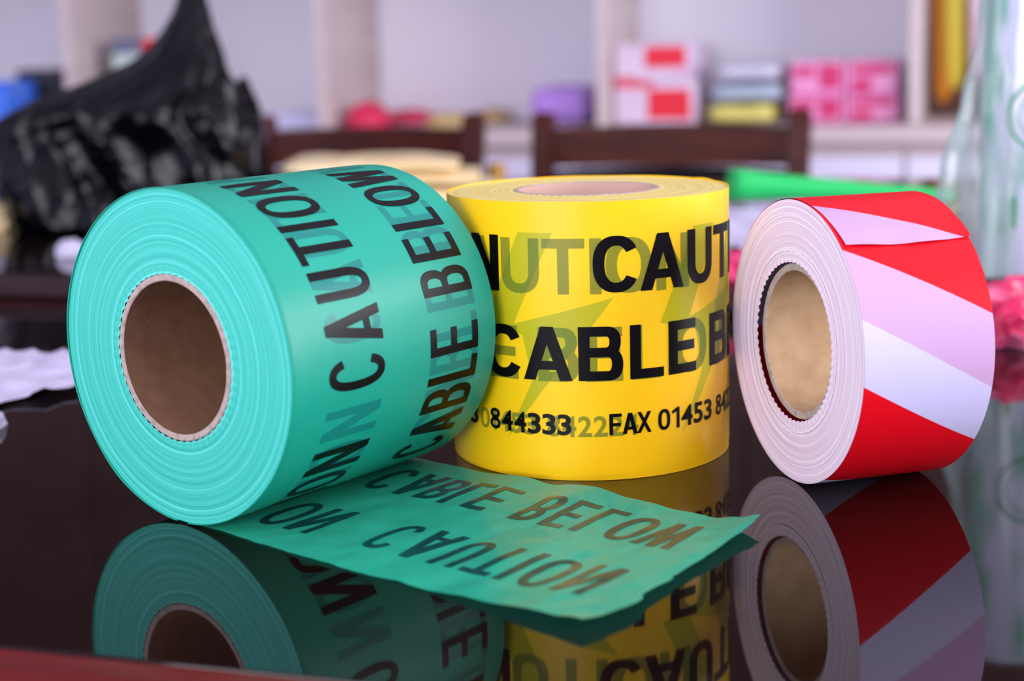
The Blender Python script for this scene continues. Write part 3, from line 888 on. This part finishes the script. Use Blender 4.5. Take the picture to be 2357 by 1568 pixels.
crumple('black_bundle', 'rounded black plastic bundle just right of the big black bag', 'bag', (p.x, 2.16, Z2 + .0005), .030, .05, .172, M_black, 4, 0, .06, 1.2, .3)
# white paper scraps in front of the bag and the beige scrap beside it
p = px_z(165, 590, Z2)
crumple('crumpled_paper', 'crumpled white paper in front of the black bag', 'paper', (p.x, p.y, Z2 + .0005), .014, .018, .015, M_paper, 2, .3, .3, 2.5)
p = px_z(5, 530, Z2)
crumple('beige_scrap', 'small beige crumpled scrap left of the black bag', 'paper', (p.x - .02, p.y, Z2 + .0005), .035, .03, .03, M_cream, 9, 0, .25, 2)
# white sheet on the near desk, left edge
c = [px_z(*q, 0) for q in ((-120, 930), (60, 925), (250, 855), (230, 815), )]
sheet('crumpled_sheet', 'crumpled white sheet on the near desk, left of the green roll', 'paper',
      [px_z(-140, 965, 0), px_z(175, 905, 0), px_z(215, 830, 0), px_z(-60, 812, 0)], M_paper, 0, 3, .006)
p = px_z(-14, 985, 0)
crumple('paper_scrap', 'small white scrap at the left edge of the near desk', 'paper', (p.x, p.y, .0005), 0.006, .010, .009, M_paper, 6, 0, .3, 2)

# cream film bundles on the second desk, behind the rolls
def bundle(name, label, px0, px1, ytop, Y, z0, z1, dep, seed, m=M_cream, cat='plastic film', droop=0, group=None):
    a, b = px_y(px0, ytop, Y), px_y(px1, ytop, Y)
    hx = (b.x - a.x) / 2; h = z1 - z0
    bm = bmesh.new(); rings = []; nx = 30; k_ = 14
    for i in range(nx + 1):
        f = i / nx; x = -hx + 2 * hx * f
        e = math.sqrt(max(.02, 1 - (2 * f - 1) ** 12))
        row = []
        for j in range(k_):
            th = 2 * PI * j / k_
            cy, cz = math.cos(th), math.sin(th)
            cy = math.copysign(abs(cy) ** .4, cy); cz = math.copysign(abs(cz) ** .5, cz)
            nzz = noise.noise((f * 4, j * .7, seed)) * .006
            zz = h / 2 + cz * h / 2 * (.7 + .3 * e) - (droop * max(0, f - .75) * 4 * (cz + 1) / 2) + (nzz if cz > 0 else 0)
            row.append(bm.verts.new((x, cy * dep / 2 * (.8 + .2 * e) + nzz, max(0, zz))))
        rings.append(row)
    for r0, r1 in zip(rings, rings[1:]):
        for j in range(k_): bm.faces.new((r0[j], r0[(j + 1) % k_], r1[(j + 1) % k_], r1[j]))
    bm.faces.new(rings[0]); bm.faces.new(rings[-1])
    o = bmobj(name, bm, m, None, True)
    o.location = ((a.x + b.x) / 2, Y + dep / 2, z0)
    return tag(shade_auto(o, 60), label, cat, group)
CYY = 1.92
zt = px_y(840, 372, CYY).z
h_ = zt - Z2
bundle('folded_film', 'folded cream plastic film, bottom layer of the stack', 650, 1150, 400, CYY, Z2 + .0005, Z2 + h_ * .52, .20, 1, droop=.004, group='folded cream film')
bundle('folded_film', 'folded cream plastic film, middle layer of the stack', 664, 1100, 380, CYY, Z2 + h_ * .53, Z2 + h_ * .76, .19, 2, M_cream, droop=.004, group='folded cream film')
bundle('folded_film', 'folded cream plastic film, top layer of the stack', 644, 1050, 350, CYY, Z2 + h_ * .77, Z2 + h_, .18, 3, droop=.006, group='folded cream film')
# mustard spool
M_must = mat('mustard plastic', (170, 122, 10), .4, .5)
p = px_y(1142, 400, 2.2)
sp = thing('mustard_spool', 'small mustard yellow spool standing between the two chairs', 'spool', (p.x, 2.2, Z2 + .0005))
def lathe(name, prof, m, parent, n=40):
    vs, fs = [], []
    for r, z in prof:
        for j in range(n):
            a = 2 * PI * j / n; vs.append((r * math.cos(a), r * math.sin(a), z))
    for k in range(len(prof) - 1):
        for j in range(n): fs.append((k * n + j, k * n + (j + 1) % n, (k + 1) * n + (j + 1) % n, (k + 1) * n + j))
    fs.append(tuple(range(n - 1, -1, -1))); fs.append(tuple(range((len(prof) - 1) * n, len(prof) * n)))
    return shade_auto(mesh(name, vs, fs, m, parent), 35)
zs = px_y(1142, 378, 2.2).z - Z2
lathe('spool_body', [(.012, 0), (.014, .002), (.014, zs - .003), (.012, zs)], M_must, sp)
lathe('spool_flange', [(.017, 0), (.0175, .001), (.0175, .004), (.017, .005)], M_must, sp)

# green film tube with a flattened end
def tube(name, label, cat, pts, m, squash=.85):
    bm = bmesh.new(); rings = []; n = 28
    base = Vector((pts[0][0].x, pts[0][0].y, 0))
    for i, (c, r) in enumerate(pts):
        t = (pts[min(i + 1, len(pts) - 1)][0] - pts[max(i - 1, 0)][0]).normalized()
        sd = t.cross(Vector((0, 0, 1))).normalized(); u = sd.cross(t)
        rings.append([bm.verts.new(c - base + sd * r * math.cos(2 * PI * j / n) + u * r * squash * math.sin(2 * PI * j / n)) for j in range(n)])
    for r0, r1 in zip(rings, rings[1:]):
        for j in range(n): bm.faces.new((r0[j], r0[(j + 1) % n], r1[(j + 1) % n], r1[j]))
    # rolled mouth: an inner lip
    for ring, inn in ((rings[0], pts[1][0]), (rings[-1], pts[-2][0])):
        c = sum((v.co for v in ring), Vector()) / n
        lip = [bm.verts.new(c + (v.co - c) * .8 + (inn - base - c) * .3) for v in ring]
        for j in range(n): bm.faces.new((ring[j], ring[(j + 1) % n], lip[(j + 1) % n], lip[j]))
        bm.faces.new(lip)
    o = bmobj(name, bm, m, None, True); o.location = base
    return tag(o, label, cat)
TY = 1.72
a, b = px_y(1680, 424, TY), px_y(2190, 452, TY + .02)
pts = []
for i in range(24):
    f = i / 23; r = .0195 * (1 - f) + .0085 * f + .002 * math.exp(-((f - .05) / .08) ** 2)
    c_ = a.lerp(b, f)
    pts.append((c_, r))
# the tube leans on the white sheets: keep its lowest point at them
tube('green_film_tube', 'bright green rolled film tube lying behind the striped roll', 'film roll', pts, M_gtube)
sheet('white_film_sheets', 'heap of white film sheets under the green film tube', 'plastic film',
      [px_z(1560, 610, Z2), px_z(2060, 590, Z2), px_z(2080, 500, Z2), px_z(1600, 500, Z2)], M_paper, Z2, 8, .019, n=48, edge=.012)
M_hot = mat('hot pink film', (236, 62, 120), .3, .5, bump=((40, 40, 40), .4, .004))
p = px_z(1690, 655, Z2)
crumple('pink_film_scrap', 'pink film scrap showing between the yellow and striped rolls', 'plastic film', (p.x, p.y + .04, Z2 + .0005), .045, .03, .02, M_hot, 3, 0, .3, 2)

# pink crumpled film at the right edge of the near desk
M_rose = mat('rose red film', (228, 30, 92), .28, .5, var=((9, 9, 22), (240, 150, 190), .5, .62), bump=((40, 40, 60), .5, .004))
p = px_z(2360, 800, 0)
crumple('pink_film_heap', 'crumpled rose pink film at the right edge of the near desk', 'plastic film', (p.x + .014, p.y + .03, .0005), .050, .036, .040, M_rose, 5, .2, .35, 2.2, .4)

# clear printed film roll standing at the right
FYR = 1.33
pc = px_y(2345, 640, FYR)
fr = thing('clear_film_roll', 'clear plastic film roll with green printing standing at the right edge', 'film roll', (pc.x, FYR, Z2 + .0005))
M_clear = mat('clear film over white', (210, 216, 234), .14, .6, var=((46, 46, 16), (122, 186, 162), .45, .62), bump=((60, 60, 12), .3, .003))
M_core2 = mat('pale film end', (226, 222, 240), .3, .5)
FRR, FRH = .0365, .30
vs, fs = [], []
for i in range(41):
    z = FRH * i / 40
    for j in range(72):
        a_ = 2 * PI * j / 72
        r = FRR * (1 + .03 * noise.noise((math.cos(a_) * 1.5, math.sin(a_) * 1.5, z * 6)))
        vs.append((r * math.cos(a_), r * math.sin(a_), z))
for i in range(40):
    for j in range(72): fs.append((i * 72 + j, i * 72 + (j + 1) % 72, (i + 1) * 72 + (j + 1) % 72, (i + 1) * 72 + j))
fs.append(tuple(range(71, -1, -1))); fs.append(tuple(range(40 * 72, 41 * 72)))
rollm = mesh('film_roll_body', vs, fs, M_clear, fr, smooth=True)
M_gprint = mat('green print', (40, 160, 104), .3, .4)
def decal(name, pts_rings, parent):
    vs, fs = [], []
    for a_, z in pts_rings: vs.append(((FRR + .0016) * math.cos(a_), (FRR + .0016) * math.sin(a_), z))
    for k in range(0, len(vs) - 2, 2): fs.append((k, k + 1, k + 3, k + 2))
    mesh(name, vs, fs, M_gprint, parent)
def z_at(py): return px_y(2340, py, FYR - FRR).z - Z2
zc_ = z_at(268); ring = []
for k in range(61):
    t = 2 * PI * k / 60
    for r in (.030, .0275): ring.append((-PI / 2 + .12 + r * math.cos(t) / FRR, zc_ + r * math.sin(t)))
decal('printed_ring', ring, fr)
ring = []
for k in range(61):
    t = 2 * PI * k / 60
    for r in (.021, .0198): ring.append((-PI / 2 + .12 + r * math.cos(t) / FRR, zc_ + r * math.sin(t)))
decal('printed_ring', ring, fr)
aa = -PI / 2 - math.asin(min(.98, (2345 - 2298) * FYR / F_PX / FRR))
decal('printed_bar', [(aa - .07, z_at(455)), (aa + .07, z_at(455)), (aa - .07, z_at(490)), (aa + .07, z_at(490)), (aa - .07, z_at(528)), (aa + .07, z_at(528))], fr)
# loose outer film flaring out to the left
M_loose = see_through('loose clear film', (186, 210, 204), .42, .1)
_nt = M_loose.node_tree; _tc = _nt.nodes.new('ShaderNodeTexCoord'); _mp = _nt.nodes.new('ShaderNodeMapping'); _mp.inputs['Scale'].default_value = (70, 70, 5)
_nz = _nt.nodes.new('ShaderNodeTexNoise'); _nz.inputs['Scale'].default_value = 1; _rp = _nt.nodes.new('ShaderNodeMapRange')
_rp.inputs[1].default_value = .35; _rp.inputs[2].default_value = .7; _rp.inputs[3].default_value = .15; _rp.inputs[4].default_value = .7  # uneven opacity paints pale highlight streaks down the film
_nt.links.new(_tc.outputs['Object'], _mp.inputs[0]); _nt.links.new(_mp.outputs[0], _nz.inputs['Vector']); _nt.links.new(_nz.outputs[0], _rp.inputs[0])
_nt.links.new(_rp.outputs[0], [n for n in _nt.nodes if n.type == 'MIX_SHADER'][0].inputs[0])
M_loose.node_tree.nodes['Principled BSDF'].inputs['Specular IOR Level'].default_value = .8
vs, fs = [], []
nI, nJ = 40, 40
for i in range(nI + 1):
    f = i / nI; z = .004 + f * (FRH - .01)
    py = 640 - f * 700
    wl = lerp_tab([(0, .076), (.18, .080), (.30, .072), (.52, .054), (.72, .042), (1, .0375)], f)
    for j in range(nJ + 1):
        g = j / nJ
        th = math.radians(140 + 112 * g)
        k = math.sin(PI * g) ** .6 if 0 < g < 1 else 0
        r = (FRR + .0015) * (1 - k) + wl * k
        r *= 1 + .10 * k * noise.noise((g * 9, f * 2.2, 3)) + .05 * k * math.sin(g * 26 + f * 4)
        vs.append((r * math.cos(th) * 1.0, r * math.sin(th) * .75 - .0 , z))
for i in range(nI):
    for j in range(nJ):
        q = i * (nJ + 1) + j; fs.append((q, q + 1, q + nJ + 2, q + nJ + 1))
lo = mesh('loose_film', vs, fs, M_loose, fr, smooth=True)
lo['label'] = 'loose transparent outer film flaring towards the foot'

# ---------------------------------------------------------------- goods in the shelf compartments
def rb(px0, px1, py0, py1, n, dep, zb=None):
    """box extents in room axes from its front face in the photo at room depth n"""
    a, b = px_n(px0, (py0 + py1) / 2, n), px_n(px1, (py0 + py1) / 2, n)
    zt = px_n((px0 + px1) / 2, py0, n).z; zl = px_n((px0 + px1) / 2, py1, n).z
    return a.dot(TV), b.dot(TV), n, n + dep, zl, zt
def pack(name, label, cat, ext, m, prints=(), group=None, bev=.006):
    t0, t1, n0, n1, z0, z1 = ext
    r = thing(name, label, cat, RP((t0 + t1) / 2, n0, z0), rz, group)
    hx = (t1 - t0) / 2; h = z1 - z0
    box('wrap', -hx, hx, 0, n1 - n0, 0, h, m, r, bev, 3)
    for (u0, u1, v0, v1, pm) in prints:
        box('printed_panel', -hx + 2 * hx * u0, -hx + 2 * hx * u1, -.0012, .001, h * v0, h * v1, pm, r, .0003, 1)
    return r
M_wp = mat('white wrap', (226, 206, 226), .4, .3, var=((20, 20, 20), (216, 180, 206), .45, .7))
M_rp = mat('red print', (232, 44, 62), .5, .3)
M_pk = mat('pink wrap', (232, 130, 186), .4, .4, var=((16, 16, 30), (240, 180, 216), .42, .66))
M_mg = mat('magenta print', (206, 52, 110), .5, .3)
N0 = SN + .05
e = ZC + .0005
# red and white packs, two high
x = rb(1408, 1600, 185, 300, N0, .22); zs_ = (x[5] - e)
x = (max(x[0], -.834),) + x[1:]
pack('tape_pack', 'white pack with a red block, lower of the two left of the grey pile', 'package', (x[0], x[1], x[2], x[3], e, x[5]), M_wp, ((.42, .94, .12, .80, M_rp), (.02, .5, .84, .97, M_rp)), 'red and white packs')
x2 = rb(1402, 1592, 100, 184, N0, .22)
x2 = (max(x2[0], -.834),) + x2[1:]
pack('tape_pack', 'white pack with a red block, upper of the two left of the grey pile', 'package', (x2[0], x2[1], x2[2] + .005, x2[3], x[5] + .0005, x2[5]), M_wp, ((.40, .92, .34, .92, M_rp), (.0, .30, .02, .10, M_rp)), 'red and white packs')
# grey pile with a yellow sheet below
M_grey = mat('grey blue fabric', (176, 190, 206), .7, .2); M_gw = mat('pale grey fabric', (212, 210, 226), .7, .2); M_ys = mat('pale yellow fabric', (226, 216, 120), .7, .2)
def slab(name, label, px0, px1, py0, py1, m, z0, seed, dep=.22, n=N0, cat='fabric', group='folded pile on the worktop'):
    x = rb(px0, px1, py0, py1, n, dep)
    bm = bmesh.new(); rings = []; hx = (x[1] - x[0]) / 2; h = x[5] - x[4]
    for i in range(21):
        f = i / 20; row = []
        for j in range(16):
            th = 2 * PI * j / 16; cy, cz = math.cos(th), math.sin(th)
            cy = math.copysign(abs(cy) ** .5, cy); cz = math.copysign(abs(cz) ** .6, cz)
            q = 1 - .4 * abs(2 * f - 1) ** 8
            row.append(bm.verts.new((-hx + 2 * hx * f, dep / 2 + cy * dep / 2 * q, max(0, h / 2 + cz * h / 2 * q + (.15 * h * noise.noise((f * 3, cy, seed)) if cz > 0 else 0)))))
        rings.append(row)
    for r0, r1 in zip(rings, rings[1:]):
        for j in range(16): bm.faces.new((r0[j], r0[(j + 1) % 16], r1[(j + 1) % 16], r1[j]))
    bm.faces.new(rings[0]); bm.faces.new(rings[-1])
    o = bmobj(name, bm, m, None, True); o.location = RP((x[0] + x[1]) / 2, n, z0); o.rotation_euler = (0, 0, rz)
    tag(o, label, cat, group); return z0 + h * 1.0
z = slab('folded_cloth', 'pale yellow folded cloth at the bottom of the grey pile', 1622, 1785, 258, 302, M_ys, e, 1)
z = slab('folded_cloth', 'grey-blue folded cloth in the middle of the pile', 1626, 1806, 212, 257, M_grey, z + .004, 2)
z = slab('folded_cloth', 'pale grey folded cloth on top of the pile', 1640, 1800, 172, 211, M_gw, z + .004, 3)
# pink packs, two by two
rows_ = [(1816, 1940, 222, 304), (1944, 2070, 222, 304), (1818, 1942, 140, 220), (1946, 2068, 138, 220)]
nm = ['lower left', 'lower right', 'upper left', 'upper right']
ztop = {}
for k, q in enumerate(rows_):
    x = rb(*q, N0, .2)
    z0, z1 = (e, x[5]) if k < 2 else (ztop[k - 2] + .0008, x[5])
    ztop[k] = z1
    pr = ((.1, .9, .62, .9, M_mg), (.12, .5, .1, .5, M_mg)) if k % 2 else ((.05, .45, .55, .85, M_mg), (.55, .95, .2, .9, M_mg))
    pack('pink_pack', 'pink printed pack, %s of the four right of the grey pile' % nm[k], 'package', (x[0], x[1], x[2], x[3], z0, z1), M_pk, pr, 'pink packs on the worktop')
# soft goods left and centre
def heap(name, label, cat, px0, px1, py0, m, seed, ry=.09, n=N0 + .1, amp=.25, freq=2, flat=.5):
    a, b, t = px_n(px0, 290, n), px_n(px1, 290, n), px_n((px0 + px1) / 2, py0, n)
    c_ = (a + b) / 2
    return crumple(name, label, cat, (c_.x, c_.y, e), (b - a).length / 2.15, ry, (t.z - ZC) * .93, m, seed, rz, amp, freq, flat)
M_crim = mat('crimson bag', (222, 44, 88), .4, .4, bump=((30, 30, 30), .5, .01)); M_tan = mat('tan paper bag', (206, 176, 120), .6, .3, bump=((30, 30, 30), .5, .01))
M_pur = mat('purple bag', (196, 150, 240), .4, .4, bump=((20, 20, 20), .5, .01))
heap('crimson_bag', 'crimson plastic bag, taller one above the left chair rail', 'bag', 806, 896, 234, M_crim, 2, n=N0 + .04, ry=.06, amp=.15)
heap('crimson_bag', 'crimson plastic bag, flatter one beside the tan paper bag', 'bag', 880, 1010, 252, M_crim, 5, n=N0 + .22, ry=.06, amp=.15)
heap('tan_bag', 'tan paper bag between the crimson bag and left chair post', 'bag', 985, 1078, 258, M_tan, 3, n=N0 + .05, ry=.06, amp=.15)
heap('tan_bag', 'tan paper bag right of the left chair post', 'bag', 1090, 1180, 250, M_tan, 8, n=N0 + .22, ry=.06, amp=.15)
x = rb(1216, 1350, 200, 300, N0 + .05, .2)
pack('purple_bag', 'purple bag in the compartment beside the cream panel', 'bag', (x[0], x[1], x[2], x[3], e, x[5]), M_pur, (), None, .03)
x = rb(610, 732, 262, 300, N0, .2)
M_lb = mat('bluish white paper', (206, 206, 236), .6, .3)
pack('paper_stack', 'low stack of bluish white paper left of the crimson bags', 'paper', (x[0], x[1], x[2], x[3], e, x[5]), M_lb, (), None, .004)
# left compartment: dark box and blue box
M_dk = mat('charcoal printed box', (44, 46, 56), .5, .3, var=((30, 30, 60), (84, 86, 98), .5, .66)); M_bl = mat('blue box', (66, 120, 236), .45, .4, var=((30, 30, 60), (130, 170, 250), .55, .68))
x = rb(40, 162, 160, 296, N0 + .06, .2)
pack('charcoal_box', 'charcoal box standing in the leftmost compartment', 'box', (x[0], x[1], x[2], x[3], e, x[5]), M_dk)
x = rb(-70, 14, 188, 300, N0 - .12, .14)
pack('blue_box', 'blue box at the left edge in front of the charcoal box', 'box', (x[0], x[1], x[2], x[3], e, x[5]), M_bl)
# boxes half hidden behind the bag
M_pg = mat('pale green box', (198, 214, 204), .5, .3); M_sl = mat('slate box', (110, 114, 140), .5, .3)
x = rb(262, 372, 122, 300, N0 + .03, .2)
pack('pale_green_box', 'pale green box behind the black bag', 'box', (x[0], x[1], x[2], x[3], e, x[5]), M_pg); zt_ = x[5]
x = rb(256, 322, 90, 121, N0 + .03, .2)
pack('slate_box', 'small slate blue box on top of the pale green box', 'box', (x[0], x[1], x[2], x[3], zt_ + .0008, x[5]), M_sl)
x = rb(326, 376, 88, 121, N0 + .03, .2)
pack('red_box', 'small red box on top of the pale green box', 'box', (x[0], x[1], x[2], x[3], zt_ + .0008, x[5]), M_rp)
# right compartment: brown board and hanging straps
M_brn = mat('brown board', (104, 70, 56), .6, .3, var=((3, 3, 20), (84, 54, 44), .4, .7))
tl = T0 + 3 * PW + .03
bb = rbox('brown_board', tl, tl + .62, SN + SD - .03, SN + SD - .008, ZC + .0006, ZC + .55, M_brn, .002, None)
tag(bb, 'brown board standing at the back of the right compartment', 'board')
ZS = ZC + .56
def strap(label, px0, px1, pyb, n, m, tilt=0):
    a, b = px_n(px0, 120, n), px_n(px1, 120, n); zl = px_n((px0 + px1) / 2, pyb, n).z
    hw = (b - a).length / 2; c_ = (a + b) / 2; H = ZS - zl - .0006
    bm = bmesh.new(); rings = []
    for i in range(25):
        f = i / 24; wv = hw * (1 if f < .8 else math.sqrt(max(.03, 1 - ((f - .8) / .2) ** 2)))
        z_ = -H * f; x_ = tilt * f * H + .004 * math.sin(f * 9)
        rings.append([bm.verts.new((x_ + q * wv, y_ + .004 * math.sin(f * 7 + q), z_)) for q, y_ in ((-1, -.003), (-.5, -.007), (.5, -.007), (1, -.003), (.5, .004), (-.5, .004))])
    for r0, r1 in zip(rings, rings[1:]):
        for k in range(6): bm.faces.new((r0[k], r0[(k + 1) % 6], r1[(k + 1) % 6], r1[k]))
    bm.faces.new(rings[0]); bm.faces.new(rings[-1])
    o = bmobj('hanging_strap', bm, m, None, True); o.location = (c_.x, c_.y, ZS - .0004); o.rotation_euler = (0, 0, rz)
    return tag(o, label, 'strap', 'straps hanging in the right compartment')
strap('amber strap hanging behind the yellow one in the right compartment', 2142, 2200, 238, SN + .22, mat('amber strap plastic', (196, 120, 8), .45, .4))
strap('yellow strap hanging in front of the amber one in the right compartment', 2172, 2226, 205, SN + .12, mat('yellow strap plastic', (206, 184, 52), .45, .4))
strap('pinkish white strap hanging beside the clear film roll', 2228, 2262, 190, SN + .1, mat('pinkish strap plastic', (214, 190, 198), .45, .4, var=((4, 4, 9), (206, 70, 110), .5, .56)))
